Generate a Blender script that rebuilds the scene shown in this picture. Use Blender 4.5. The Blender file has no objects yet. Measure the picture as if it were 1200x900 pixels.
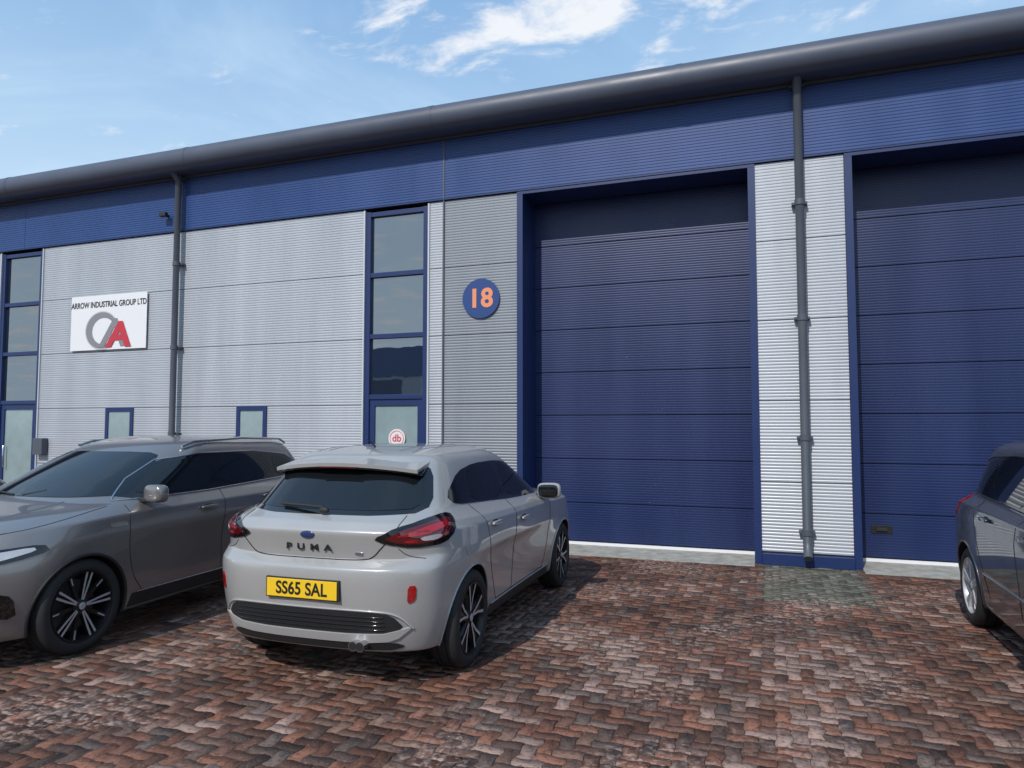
import bpy,bmesh,math,random
import numpy as np
from mathutils import Vector,Matrix
from mathutils.bvhtree import BVHTree
random.seed(7); rng=np.random.default_rng(7)
sc=bpy.context.scene
col=sc.collection
R=math.radians
# ------------------------------------------------------------ materials
MATS={}
def mat(name,c,rough=.5,metal=0,coat=0,ior=1.5,var=0,vscale=6,bump=0,bscale=200,rvar=0,streak=0):
    if name in MATS: return MATS[name]
    m=bpy.data.materials.new(name); m.use_nodes=True; nt=m.node_tree; N=nt.nodes; L=nt.links
    p=N['Principled BSDF']; p.inputs['Base Color'].default_value=(*c,1)
    p.inputs['Roughness'].default_value=rough; p.inputs['Metallic'].default_value=metal
    p.inputs['Coat Weight'].default_value=coat; p.inputs['Coat Roughness'].default_value=.04
    p.inputs['IOR'].default_value=ior
    tc=N.new('ShaderNodeTexCoord')
    if var or rvar:
        n=N.new('ShaderNodeTexNoise'); n.inputs['Scale'].default_value=vscale; n.inputs['Detail'].default_value=4
        if streak:
            mp=N.new('ShaderNodeMapping'); mp.inputs['Scale'].default_value=(streak,1,.25); L.new(tc.outputs['Object'],mp.inputs['Vector']); L.new(mp.outputs[0],n.inputs['Vector'])
        else: L.new(tc.outputs['Object'],n.inputs['Vector'])
        if var:
            mr=N.new('ShaderNodeMapRange'); mr.inputs['To Min'].default_value=1-var; mr.inputs['To Max'].default_value=1+var
            mr.inputs['From Min'].default_value=.25; mr.inputs['From Max'].default_value=.75
            L.new(n.outputs['Fac'],mr.inputs['Value'])
            mx=N.new('ShaderNodeVectorMath'); mx.operation='SCALE'; mx.inputs[0].default_value=c
            L.new(mr.outputs[0],mx.inputs['Scale']); L.new(mx.outputs[0],p.inputs['Base Color'])
        if rvar:
            mr=N.new('ShaderNodeMapRange'); mr.inputs['To Min'].default_value=max(0,rough-rvar); mr.inputs['To Max'].default_value=rough+rvar
            mr.inputs['From Min'].default_value=.3; mr.inputs['From Max'].default_value=.7
            L.new(n.outputs['Fac'],mr.inputs['Value']); L.new(mr.outputs[0],p.inputs['Roughness'])
    if bump:
        n=N.new('ShaderNodeTexNoise'); n.inputs['Scale'].default_value=bscale; n.inputs['Detail'].default_value=3
        L.new(tc.outputs['Object'],n.inputs['Vector'])
        b=N.new('ShaderNodeBump'); b.inputs['Strength'].default_value=bump; b.inputs['Distance'].default_value=.01
        L.new(n.outputs['Fac'],b.inputs['Height']); L.new(b.outputs[0],p.inputs['Normal'])
    MATS[name]=m; return m
SILVER=mat('silver_cladding',(.405,.435,.475),.42,.2,var=.07,vscale=1.2,rvar=.08,streak=2.2)
GREYC=mat('grey_cladding',(.215,.24,.27),.45,.2,var=.07,vscale=1.2,rvar=.08,streak=2.2)
BLUE=mat('blue_cladding',(.019,.056,.190),.42,.0,var=.10,vscale=.9,rvar=.06,streak=2)
NAVY=mat('navy_door',(.010,.022,.088),.38,.0,var=.16,vscale=.8,rvar=.06,streak=2)
TRIM=mat('blue_trim',(.011,.028,.110),.4,var=.05)
GUT=mat('gutter_grey',(.066,.080,.115),.45,.0,var=.08,vscale=2,rvar=.06)
PIPE=mat('pipe_grey',(.075,.088,.11),.45,.0,var=.08,vscale=3)
LTRIM=mat('light_trim',(.5,.53,.56),.5,.1)
DARK=mat('dark_gap',(.01,.01,.012),.9)
CONC=mat('concrete',(.33,.33,.30),.85,var=.3,vscale=7,bump=.4,bscale=60)
WHITE=mat('white_paint',(.74,.75,.77),.5)
FROST=mat('frosted_glass',(.24,.32,.33),.12,ior=1.8,var=.08)
GLASS=mat('window_glass',(.012,.02,.032),.012,ior=3.2,bump=.12,bscale=1.3)
RUB=mat('rubber',(.018,.018,.019),.75,bump=.15,bscale=120)
PLAS=mat('black_plastic',(.015,.015,.016),.6,bump=.2,bscale=300)
GBLK=mat('gloss_black',(.006,.006,.007),.08,coat=.5)
CGLASS=mat('car_glass',(.007,.009,.011),.02,ior=1.6)
CHR=mat('bright_metal',(.60,.60,.61),.2,1)
ALLOY=mat('alloy_silver',(.46,.47,.49),.32,.35,coat=.3)
ALLOYD=mat('alloy_dark',(.02,.02,.022),.3,.4)
REDL=mat('red_lens',(.32,.006,.008),.06,coat=1,var=.25,vscale=30)
REDD=mat('red_lens_dark',(.09,.004,.006),.06,coat=1)
CLR=mat('clear_lens',(.55,.55,.57),.05,.3,coat=1)
YEL=mat('plate_yellow',(.80,.52,.02),.4)
BLKT=mat('black_text',(.01,.01,.01),.5)
SKID=mat('skid_grey',(.42,.42,.42),.35,.2)
def paint(name,c,metal):
    return mat(name,c,.32,metal,coat=1.0,var=.04,vscale=2,rvar=.06)
P1=paint('pale_grey_paint',(.36,.36,.355),.12)
P2=paint('metallic_grey_paint',(.215,.205,.20),.5)
P3=paint('dark_blue_grey_paint',(.04,.052,.075),.4)
# ------------------------------------------------------------ helpers
def empty(name,loc=(0,0,0),rz=0):
    e=bpy.data.objects.new(name,None); e.location=loc; e.rotation_euler=(0,0,rz); e.empty_display_size=.2; col.objects.link(e); return e
def mk(name,v,f,mats,parent=None,smooth=False,idx=None,sharp=None):
    me=bpy.data.meshes.new(name); me.from_pydata([tuple(a) for a in v],[],f); me.update()
    if not isinstance(mats,(list,tuple)): mats=[mats]
    for m in mats: me.materials.append(m)
    if idx is not None: me.polygons.foreach_set('material_index',idx)
    if smooth:
        me.polygons.foreach_set('use_smooth',[True]*len(me.polygons))
        if sharp: me.set_sharp_from_angle(angle=R(sharp))
    o=bpy.data.objects.new(name,me); col.objects.link(o)
    if parent: o.parent=parent
    return o
def box(name,x0,x1,y0,y1,z0,z1,m,parent=None,bev=0):
    bm=bmesh.new(); bmesh.ops.create_cube(bm,size=1)
    for v in bm.verts: v.co=Vector(((x0+x1)/2+v.co.x*(x1-x0),(y0+y1)/2+v.co.y*(y1-y0),(z0+z1)/2+v.co.z*(z1-z0)))
    if bev: bmesh.ops.bevel(bm,geom=bm.edges[:]+bm.verts[:],offset=bev,segments=2,affect='EDGES',profile=.6)
    me=bpy.data.meshes.new(name); bm.to_mesh(me); bm.free(); me.materials.append(m)
    o=bpy.data.objects.new(name,me); col.objects.link(o)
    if parent: o.parent=parent
    return o
def tube(name,pts,r,m,parent=None,cyclic=False,res=3):
    cu=bpy.data.curves.new(name,'CURVE'); cu.dimensions='3D'; cu.bevel_depth=r; cu.bevel_resolution=res; cu.use_fill_caps=True
    s=cu.splines.new('POLY'); s.points.add(len(pts)-1)
    for i,p in enumerate(pts): s.points[i].co=(*p,1)
    s.use_cyclic_u=cyclic; cu.materials.append(m)
    o=bpy.data.objects.new(name,cu); col.objects.link(o)
    if parent:o.parent=parent
    return o
def text(name,body,size,loc,m,parent=None,rot=(R(90),0,0),ext=.002,off=0,sx=1,space=1,shear=0):
    cu=bpy.data.curves.new(name,'FONT'); cu.body=body; cu.size=size; cu.align_x='CENTER'; cu.align_y='CENTER'
    cu.extrude=ext; cu.offset=off; cu.space_character=space; cu.shear=shear; cu.materials.append(m)
    o=bpy.data.objects.new(name,cu); o.location=loc; o.rotation_euler=rot; o.scale=(sx,1,1); col.objects.link(o)
    if parent:o.parent=parent
    return o
def disc(name,cx,cz,y,r,m,parent=None,th=.012,n=64):
    v=[];f=[]
    for i in range(n):
        a=2*math.pi*i/n; v+= [(cx+r*math.cos(a),y,cz+r*math.sin(a)),(cx+r*math.cos(a),y+th,cz+r*math.sin(a))]
    f.append([2*i for i in range(n)])
    for i in range(n):
        j=(i+1)%n; f.append([2*i,2*i+1,2*j+1,2*j])
    return mk(name,v,f,m,parent)
# ------------------------------------------------------------ building
YW=9.35; YD=9.90
B=empty('industrial_building')
def ribs(x0,x1,z0,z1,y,pitch,dep):
    n=max(1,round((z1-z0)/pitch)); p=(z1-z0)/n; pr=[]
    for i in range(n):
        b=z0+i*p
        pr+=[(b,dep),(b+.18*p,0),(b+.60*p,0),(b+.80*p,dep)]
    pr.append((z1,dep)); v=[];f=[]
    for (z,d) in pr: v+=[(x0,y+d,z),(x1,y+d,z)]
    for i in range(len(pr)-1): f.append([2*i,2*i+1,2*i+3,2*i+2])
    return v,f
def ribset(name,rects,y,m,parent=B,pitch=.04,dep=.0036,gap=.004,gx=.0):
    V=[];F=[]
    for (x0,x1,z0,z1) in rects:
        v,f=ribs(x0+gx,x1-gx,z0+gap,z1-gap,y,pitch,dep); o=len(V); V+=v; F+=[[a+o for a in q] for q in f]
    return mk(name,V,F,m,parent)
def col_rects(x0,x1,zs=(0.15,1,2,3,4,5)):
    return [(x0,x1,zs[i],zs[i+1]) for i in range(len(zs)-1)]
silver=[];grey=[];
tall=[(-13.76,-12.73),(-5.74,-4.74),(8.5,9.5)]
small=[(-11.0,-10.36),(-8.145,-7.55),(6.3,6.9)]
doors=[(-3.22,-.20),(1.0,4.02),(-21.5,-18.5)]
T=.06
silver+=col_rects(-18.42,-13.76-T)
segs=[(-12.73+T,-11.0),(-10.36,-9.38),(-9.38,-8.145),(-7.55,-5.74-T)]
for s in segs: silver+=col_rects(*s)
for s in small: silver+=[(s[0],s[1],.15,1),(s[0],s[1],2,3),(s[0],s[1],3,4),(s[0],s[1],4,5)]
silver+=col_rects(-4.74+T,-4.46); grey+=col_rects(-4.44,-3.30)
silver+=col_rects(-.12,.91); grey+=col_rects(4.10,5.24); silver+=col_rects(5.26,6.3)+col_rects(6.9,8.5-T)+col_rects(9.5+T,16)
silver+=col_rects(-26,-21.58)
ribset('silver_wall_panels',silver,YW,SILVER); ribset('grey_wall_panels',grey,YW,GREYC)
ribset('blue_fascia_band',[(-26,-13.2,5.03,6.05),(-13.2,-9.38,5.03,6.05),(-9.38,-4.45,5.03,6.05),(-4.45,.40,5.03,6.05),(.40,5.25,5.03,6.05),(5.25,16,5.03,6.05)],YW-.012,BLUE,pitch=.04,dep=.0036,gap=.006,gx=.003)
def back(x0,x1,z0,z1): box('backing_wall',x0,x1,YW+.012,YW+.25,z0,z1,DARK,B)
edges=[-26]
for a,b in sorted(doors+tall): edges+=[a-.05,b+.05]
edges.append(16)
for i in range(0,len(edges),2): back(edges[i],edges[i+1],.0,4.95)
back(-26,16,5.008,6.1)
box('building_core',-26,16,YD+.25,30,0,6.05,GREYC,B)
for a,b in tall: box('backing_window',a-.049,b+.049,YW+.2,YW+.26,0,4.9,DARK,B)
mk('roof',[(-26,9.1,6.2),(16,9.1,6.2),(16,20,7.3),(-26,20,7.3),(16,31,6.2),(-26,31,6.2)],[[0,1,2,3],[3,2,4,5]],GUT,B)
prof=[(9.33,5.955),(9.2,5.94)]
for i in range(21): prof.append((9.06-.17*math.cos(R(-90+i*9)),6.12+ .185*math.sin(R(-90+i*9))))
prof+=[(9.3,6.315)]
xs=[-26,-13.2,-9.0,-4.5,-1.0,3.0,6.5,11,16]
for i in range(len(xs)-1):
    v=[];f=[]
    for (y,z) in prof: v+=[(xs[i]+.003,y,z),(xs[i+1]-.003,y,z)]
    for k in range(len(prof)-1): f.append([2*k,2*k+1,2*k+3,2*k+2])
    mk('gutter_length',v,f,GUT,B,smooth=True,sharp=50)
for x in xs[1:-1]:
    v=[];f=[]
    for (y,z) in prof:
        yy=9.06+(y-9.06)*1.025 if y<9.2 else y; zz=6.12+(z-6.12)*1.025
        v+=[(x-.04,yy,zz),(x+.04,yy,zz)]
    for k in range(len(prof)-1): f.append([2*k,2*k+1,2*k+3,2*k+2])
    mk('gutter_joint',v,f,GUT,B,smooth=True,sharp=50)
box('eaves_flashing',-26,16,9.29,9.33,5.91,5.945,PIPE,B)
box('fascia_drip',-26,16,YW-.03,YW+.01,5.008,5.028,TRIM,B)
for x in (-4.45,): box('movement_joint',x-.012,x+.012,YW-.02,YW+.01,.1,5.9,PIPE,B)
for a,b in [(-26,-21.59),(-18.41,-13.83),(-12.66,-5.81),(-4.67,-3.31),(-.112,.912),(4.108,8.43),(9.57,16)]:
    box('plinth',a,b,YW-.07,YW+.009,0,.14,TRIM,B,bev=.006)
for a,b in doors:
    box('door_jamb',a-.085,a,YW-.02,YD+.0,0,4.96,TRIM,B); box('door_jamb',b,b+.085,YW-.02,YD,0,4.96,TRIM,B)
    box('door_head',a-.085,b+.085,YW-.02,YD,4.962,5.004,TRIM,B)
    z=.06; rects=[]
    for zt in (.60,1.22,1.84,2.46,3.08,3.70,4.32,4.96): rects.append((a+.001,b-.001,z,zt)); z=zt
    ribset('sectional_door',rects,YD,NAVY,pitch=.034,dep=.0010,gap=.0055)
    box('door_backing',a-.05,b+.05,YD+.012,YD+.05,0,4.96,DARK,B)
    box('door_bottom_seal',a+.01,b-.01,YD-.02,YD+.01,.012,.05,WHITE,B)
    box('concrete_threshold',a+.001,b-.001,9.12,YD+.01,-.05,.010,CONC,B)
box('door_handle_plate',1.16,1.40,YD-.01,YD+.002,.36,.46,BLKT,B,bev=.004)
box('door_handle',1.22,1.34,YD-.03,YD-.01,.39,.43,PLAS,B,bev=.004)
for a,b in tall:
    y=YW-.01
    for x0,x1 in ((a-T,a-T+.025),(b+T-.025,b+T)): box('window_flashing',x0,x1,y-.01,YW+.2,0,4.985,LTRIM,B)
    for x0,x1 in ((a-T+.027,a+.05),(b-.05,b+T-.027)): box('frame_stile',x0,x1,y+.015,y+.12,0,4.96,TRIM,B,bev=.004)
    for zc in (4.92,3.98,3.04,2.12): box('frame_transom',a+.05,b-.05,y+.022,y+.118,zc-.035,zc+.035,TRIM,B,bev=.004)
    for z0,z1 in ((4.015,4.885),(3.075,3.945),(2.155,3.005)):
        box('glass_pane',a+.05,b-.05,y+.07,y+.08,z0,z1,GLASS,B)
    box('door_leaf_stile',a+.052,a+.14,y+.04,y+.1,.02,2.083,TRIM,B,bev=.004)
    box('door_leaf_stile',b-.14,b-.052,y+.04,y+.1,.02,2.083,TRIM,B,bev=.004)
    box('door_leaf_rail',a+.14,b-.14,y+.043,y+.099,1.99,2.081,TRIM,B)
    box('door_leaf_rail',a+.14,b-.14,y+.043,y+.099,.022,.25,TRIM,B)
    box('door_glass',a+.14,b-.14,y+.065,y+.075,.25,1.99,FROST,B)
    tube('door_pull',[(a+.2,y+.03,.9),(a+.2,y,.92),(a+.2,y,1.3),(a+.2,y+.03,1.32)],.012,CHR,B)
for a,b in small:
    box('window_frame',a,a+.07,YW-.02,YW+.008,1,2,TRIM,B); box('window_frame',b-.07,b,YW-.02,YW+.008,1,2,TRIM,B)
    box('window_frame',a+.07,b-.07,YW-.018,YW+.009,1.93,2,TRIM,B); box('window_frame',a+.07,b-.07,YW-.018,YW+.009,1,1.07,TRIM,B)
    box('window_glass_pane',a+.07,b-.07,YW-.004,YW+.006,1.07,1.93,FROST,B)
def downpipe(x):
    yp=YW-.12
    tube('downpipe',[(x,9.1,5.98),(x,yp+.0,5.85),(x,yp,.3),(x,yp-.05,.2),(x,yp-.12,.13)],.052,PIPE,B,res=6)
    for z in (5.9,4.42,3.0,1.55,.42):
        tube('pipe_collar',[(x,yp,z-.035),(x,yp,z+.035)],.060,PIPE,B,res=6)
        box('pipe_bracket',x-.09,x+.09,yp+.03,YW-.002,z-.015,z+.015,PIPE,B)
for x in (-9.38,.40,9.9,-17.5): downpipe(x)
# signs
S=empty('company_sign'); 
box('panel',-11.88,-10.09,YW-.04,YW-.028,3.03,4.01,WHITE,S,bev=.003)
GR=mat('sign_grey',(.22,.22,.24),.35); RD=mat('sign_red',(.50,.03,.05),.4); 
text('lettering','ARROW INDUSTRIAL GROUP LTD',.145,(-10.985,YW-.042,3.84),mat('sign_dark',(.03,.03,.035),.5),S,off=.003,sx=.80)
def crescent(name,cx,cz,ro,ri,sh,a0,a1,m,y):
    v=[];f=[];n=48
    for i in range(n+1):
        a=R(a0+(a1-a0)*i/n); v+=[(cx+ro*math.cos(a)*1.15,y,cz+ro*math.sin(a)),(cx+sh+ri*math.cos(a)*1.15,y,cz-sh*.3+ri*math.sin(a))]
    for i in range(n): f.append([2*i,2*i+1,2*i+3,2*i+2])
    mk(name,v,f,m,S)
crescent('swoosh',-11.12,3.375,.335,.235,.04,20,290,GR,YW-.0425)
crescent('swoosh_light',-11.12,3.375,.345,.325,.0,20,300,mat('sign_mid',(.5,.5,.52),.3),YW-.0445)
text('logo_letter_back','A',.68,(-10.86,YW-.046,3.30),GR,S,off=.016,sx=1.3,shear=.1)
text('logo_letter','A',.60,(-10.72,YW-.052,3.27),RD,S,off=.022,sx=1.3,shear=.1)
box('letter_box',-12.64,-12.40,YW-.12,YW-.005,1.16,1.46,PIPE,None,bev=.01)
N18=empty('unit_number_sign')
disc('disc',-3.85,3.51,YW-.03,.285,mat('sign_blue',(.018,.055,.20),.4),N18)
text('lettering','18',.37,(-3.85,YW-.034,3.50),mat('sign_orange',(.75,.27,.13),.5),N18,off=.012,space=1.05)
SL=empty('security_light',(-9.69,YW-.02,5.3))
box('bracket',-.02,.02,-.08,0,-.02,.02,PLAS,SL); box('lamp_head',-.07,.07,-.14,-.07,-.04,.035,PLAS,SL,bev=.012); 
STR=mat('sticker_red',(.5,.08,.10),.5)
DS=empty('door_logo_sign'); disc('disc',-5.22,1.50,YW+.03,.14,mat('sticker',(.75,.68,.68),.5),DS,th=.003)
text('lettering','db',.15,(-5.22,YW+.028,1.50),STR,DS,off=.003,ext=.001)
tube('ring',[(-5.22+.112*math.cos(R(t)),YW+.028,1.5+.112*math.sin(R(t))) for t in range(0,360,10)],.004,STR,DS,cyclic=True)
# ------------------------------------------------------------ opposite unit (seen in reflections)
OB=empty('opposite_industrial_building')
box('walls',-30,26,-40,-24,0,5,SILVER,OB); box('fascia',-30.05,26.05,-40.05,-23.9,5.002,7,BLUE,OB)
for i in range(7):
    x=-27+i*8; box('shutter_door',x,x+3.5,-24.1,-23.97,0,4.8,NAVY,OB); box('window_strip',x+5,x+6,-24.1,-23.96,0,4.8,GLASS,OB)
# ------------------------------------------------------------ ground
def ground_mat():
    m=bpy.data.materials.new('yard_paving'); m.use_nodes=True; nt=m.node_tree;N=nt.nodes;L=nt.links;p=N['Principled BSDF']
    tc=N.new('ShaderNodeTexCoord'); b=N.new('ShaderNodeTexBrick'); b.inputs['Scale'].default_value=1
    b.inputs['Brick Width'].default_value=.2; b.inputs['Row Height'].default_value=.1; b.inputs['Mortar Size'].default_value=.004
    b.inputs['Color1'].default_value=(.17,.078,.053,1); b.inputs['Color2'].default_value=(.11,.058,.042,1); b.inputs['Mortar'].default_value=(.03,.025,.02,1)
    L.new(tc.outputs['Object'],b.inputs['Vector']); L.new(b.outputs['Color'],p.inputs['Base Color']); p.inputs['Roughness'].default_value=.7
    return m
mk('ground',[(-400,-400,-.03),(400,-400,-.03),(400,400,-.03),(-400,400,-.03)],[[0,1,2,3]],ground_mat())
mk('joint_sand',[(-15,-4,-.008),(9,-4,-.008),(9,9.9,-.008),(-15,9.9,-.008)],[[0,1,2,3]],mat('sand',(.045,.035,.026),.95,var=.4,vscale=9))
def paving():
    u=.084; X0,X1,Y0,Y1=-14,8,-3,9.5
    blocks=[]
    for m_ in range(-200,200):
        for k in range(-320,320):
            bx=(k+2*m_)*u; by=(k-2*m_)*u
            if X0<bx<X1 and Y0<by<Y1: blocks.append((bx,by,0))
            bx2=bx+2*u; by2=by-u
            if X0<bx2<X1 and Y0<by2<Y1: blocks.append((bx2,by2,1))
    nb=len(blocks); bl=np.array(blocks); h=u/2
    perH=[(i*h,0) for i in range(4)]+[(2*u,j*h) for j in range(2)]+[(2*u-i*h,u) for i in range(4)]+[(0,u-j*h) for j in range(2)]
    perH=np.array(perH); perV=perH[:,::-1][::-1]
    P=np.where(bl[:,2][:,None,None]==0,perH[None],perV[None])+bl[:,None,:2]
    A=.0085
    W=P.copy(); W[...,0]+=A*np.sin(np.pi*P[...,1]/u); W[...,1]+=A*np.sin(np.pi*P[...,0]/u)
    C=W.mean(axis=1,keepdims=True)
    d=W-C
    def shr(a): return C+d*(1-a/np.maximum(np.abs(d).max(axis=1,keepdims=True),.01))
    outer=shr(.0013); top=shr(.0045)
    # settlement of the bed: gentle rolling plus small block-to-block lips
    roll=.006*np.sin(C[...,0]*1.1+.7)*np.sin(C[...,1]*.9+.2)
    zj=rng.normal(0,.0011,(nb,1))+0*roll[:,:1]; tx=rng.normal(0,.007,(nb,1)); ty=rng.normal(0,.007,(nb,1))
    zt=zj+tx*d[...,0]+ty*d[...,1]
    V=np.zeros((nb,24,3)); V[:,:12,:2]=outer; V[:,:12,2]=-.009; V[:,12:,:2]=top; V[:,12:,2]=zt
    base=np.arange(nb)[:,None]*24
    i=np.arange(12); j=(i+1)%12
    side=np.stack([i,j,j+12,i+12],axis=1)[None]+base[:,:,None]
    topf=(np.arange(12)+12)[None]+base
    me=bpy.data.meshes.new('block_paving')
    me.vertices.add(nb*24); me.vertices.foreach_set('co',V.reshape(-1))
    loops=np.concatenate([side.reshape(nb,48),topf],axis=1).reshape(-1)
    me.loops.add(len(loops)); me.loops.foreach_set('vertex_index',loops.astype(np.int32))
    starts=(np.concatenate([np.arange(12)*4,[48]])[None]+np.arange(nb)[:,None]*60).reshape(-1)
    me.polygons.add(nb*13); me.polygons.foreach_set('loop_start',starts.astype(np.int32))
    me.update(calc_edges=True); me.validate()
    pal=np.array([(.165,.076,.052),(.125,.064,.047),(.205,.092,.060),(.095,.060,.050),(.18,.105,.078),(.14,.092,.075),(.12,.088,.075),(.25,.15,.115)])
    ci=rng.choice(8,nb,p=[.22,.19,.14,.13,.11,.09,.08,.04]); c=pal[ci]*rng.uniform(.7,1.3,(nb,1))
    cx=C[:,0,0]; cy=C[:,0,1]
    f=np.zeros(nb)
    for q in range(16):
        an=rng.uniform(0,6.28); fr=rng.uniform(.9,5); f+=np.sin((cx*np.cos(an)+cy*np.sin(an))*fr+rng.uniform(0,6.28))
    f/=2.8
    pale=(rng.uniform(0,1,nb)<np.clip(.04+.22*f,0.015,.5))
    c[pale]=np.array([.30,.20,.165])*rng.uniform(.7,1.2,(pale.sum(),1))
    dark=(rng.uniform(0,1,nb)<np.clip(.10-.28*f,0.0,.55)); c[dark]*=.62
    g=(cx>-.12)&(cx<.95)&(cy>7.45)
    c[g]=np.array([.105,.108,.085])*rng.uniform(.6,1.6,(g.sum(),1))
    col4=np.concatenate([c,np.ones((nb,1))],axis=1)
    at=me.attributes.new('bcol','FLOAT_COLOR','FACE')
    at.data.foreach_set('color',np.repeat(col4,13,axis=0).reshape(-1))
    m=bpy.data.materials.new('block_pavers'); m.use_nodes=True; nt=m.node_tree;N=nt.nodes;L=nt.links;p=N['Principled BSDF']
    a=N.new('ShaderNodeAttribute'); a.attribute_name='bcol'
    tc=N.new('ShaderNodeTexCoord')
    def noise(s,d,dist=0):
        n=N.new('ShaderNodeTexNoise'); n.inputs['Scale'].default_value=s; n.inputs['Detail'].default_value=d; n.inputs['Distortion'].default_value=dist; L.new(tc.outputs['Object'],n.inputs['Vector']); return n.outputs['Fac']
    def ramp(x,a0,a1,t0=0,t1=1):
        r=N.new('ShaderNodeMapRange'); r.inputs['From Min'].default_value=a0; r.inputs['From Max'].default_value=a1; r.inputs['To Min'].default_value=t0; r.inputs['To Max'].default_value=t1; L.new(x,r.inputs['Value']); return r.outputs[0]
    def mul(x,y):
        q=N.new('ShaderNodeMath'); q.operation='MULTIPLY'; L.new(x,q.inputs[0]); L.new(y,q.inputs[1]); return q.outputs[0]
    def mix(f,c1,c2):
        q=N.new('ShaderNodeMix'); q.data_type='RGBA'
        L.new(f,q.inputs[0])
        for k,cc in ((6,c1),(7,c2)):
            if isinstance(cc,tuple): q.inputs[k].default_value=(*cc,1)
            else: L.new(cc,q.inputs[k])
        return q.outputs[2]
    big=ramp(noise(1.1,4,.6),.48,.66); med=ramp(noise(22,5),.48,.60)
    c1=mix(mul(big,med),a.outputs['Color'],(.36,.26,.22))
    c2=mix(ramp(noise(80,2),.60,.72,0,.5),c1,(.34,.27,.23))
    c3=mix(ramp(noise(42,3),.33,.5,.6,0),c2,(.04,.028,.022))
    L.new(c3,p.inputs['Base Color'])
    L.new(ramp(noise(1.6,3),.35,.65,.50,.85),p.inputs['Roughness']); p.inputs['Specular IOR Level'].default_value=.22
    bp=N.new('ShaderNodeBump'); bp.inputs['Strength'].default_value=.6; bp.inputs['Distance'].default_value=.004; L.new(noise(130,3),bp.inputs['Height']); L.new(bp.outputs[0],p.inputs['Normal'])
    me.materials.append(m)
    o=bpy.data.objects.new('block_paving',me); col.objects.link(o)
paving()
# ------------------------------------------------------------ cars
def tabf(T):
    if isinstance(T,(int,float)): return lambda y:T
    xs_=[t[0] for t in T]; ys_=[t[1] for t in T]
    return lambda y: float(np.interp(y,xs_,ys_))
def ring(yr,yf,br,bf,W,Z,cr=.14,cf=.2):
    W=tabf(W);Z=tabf(Z); ya=yr+br+cr; yb=yf-bf-cf; wr=W(ya); wf=W(yb); P=[]
    for fx,fy in ((0,0),(.42,.05),(.74,.30),(.94,1.0)): y=yr+fy*br; P.append((fx*wr,y,Z(y)))
    for i in range(8):
        y=ya+(yb-ya)*i/7; P.append((W(y),y,Z(y)))
    for fx,fy in ((.93,1.0),(.72,.32),(.40,.06),(0,0)): y=yf-fy*bf; P.append((fx*wf,y,Z(y)))
    return P
class Car: pass
def smooth_poly(p,it=2):
    for _ in range(it):
        q=[]
        for i in range(len(p)):
            a=p[i];b=p[(i+1)%len(p)]
            q+=[(a[0]*.8+b[0]*.2,a[1]*.8+b[1]*.2),(a[0]*.2+b[0]*.8,a[1]*.2+b[1]*.8)]
        p=q
    return p
def build_body(parent,rings,creases,axles,Rw,pmat,under=.30):
    V=[];F=[];nr=len(rings);n=30
    for rg in rings:
        V+=rg+[(-x,y,z) for (x,y,z) in reversed(rg[1:-1])]
    for k in range(nr-1):
        for i in range(n):
            j=(i+1)%n; F.append([k*n+i,k*n+j,(k+1)*n+j,(k+1)*n+i])
    for o in (0,(nr-1)*n):
        for i in range(15):
            a=o+i;b=o+i+1; la=o+(n-i)%n; lb=o+(n-i-1)
            q=[a,b,lb,la] if i not in(0,14) else ([a,b,lb] if i==0 else [a,b,la])
            F.append(q)
    me=bpy.data.meshes.new('body'); me.from_pydata(V,[],F); me.update()
    bm=bmesh.new(); bm.from_mesh(me); bmesh.ops.recalc_face_normals(bm,faces=bm.faces[:]); 
    cl=bm.edges.layers.float.new('crease_edge'); bm.verts.ensure_lookup_table()
    for e in bm.edges:
        a,b=e.verts[0].index,e.verts[1].index
        if a//n==b//n and (a//n) in creases: e[cl]=creases[a//n]
    bm.to_mesh(me); bm.free()
    ob=bpy.data.objects.new('body_shell',me); col.objects.link(ob)
    s=ob.modifiers.new('s','SUBSURF'); s.levels=3; s.render_levels=3
    dg=bpy.context.evaluated_depsgraph_get(); 
    m0=bpy.data.meshes.new_from_object(ob.evaluated_get(dg))
    bm=bmesh.new(); bm.from_mesh(m0); bmesh.ops.recalc_face_normals(bm,faces=bm.faces[:]); bvh=BVHTree.FromBMesh(bm); bm.to_mesh(m0); bm.free()
    ob.modifiers.clear(); ob.data=m0
    bm=bmesh.new()
    for y in axles:
        for sx in (1,-1):
            r=bmesh.ops.create_cone(bm,cap_ends=True,segments=72,radius1=Rw,radius2=Rw,depth=.6,matrix=Matrix.Translation((sx*.90,y,.335))@Matrix.Rotation(R(90),4,'Y'))
    cm=bpy.data.meshes.new('cut'); bm.to_mesh(cm); bm.free(); co=bpy.data.objects.new('cut',cm); col.objects.link(co)
    b=ob.modifiers.new('b','BOOLEAN'); b.operation='DIFFERENCE'; b.solver='EXACT'; b.object=co
    dg=bpy.context.evaluated_depsgraph_get(); dg.update()
    m1=bpy.data.meshes.new_from_object(ob.evaluated_get(dg)); ob.modifiers.clear(); ob.data=m1
    bpy.data.objects.remove(co)
    m1.materials.clear(); m1.materials.append(pmat); m1.materials.append(PLAS)
    for p in m1.polygons:
        c=p.center; p.use_smooth=True; k=0
        for y in axles:
            if math.hypot(c.y-y,c.z-.335)<Rw-.0005 and abs(c.x)>.45: k=1
            elif abs(math.hypot(c.y-y,c.z-.335)-Rw)<.004 and abs(p.normal.x)<.3: k=1
        if p.normal.z<-.75 and c.z<under+.05: k=1
        p.material_index=k
    m1.set_sharp_from_angle(angle=R(38))
    ob.parent=parent
    c=Car(); c.bvh=bvh; c.E=parent; c.paint=pmat; c.ob=ob
    return c
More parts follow.
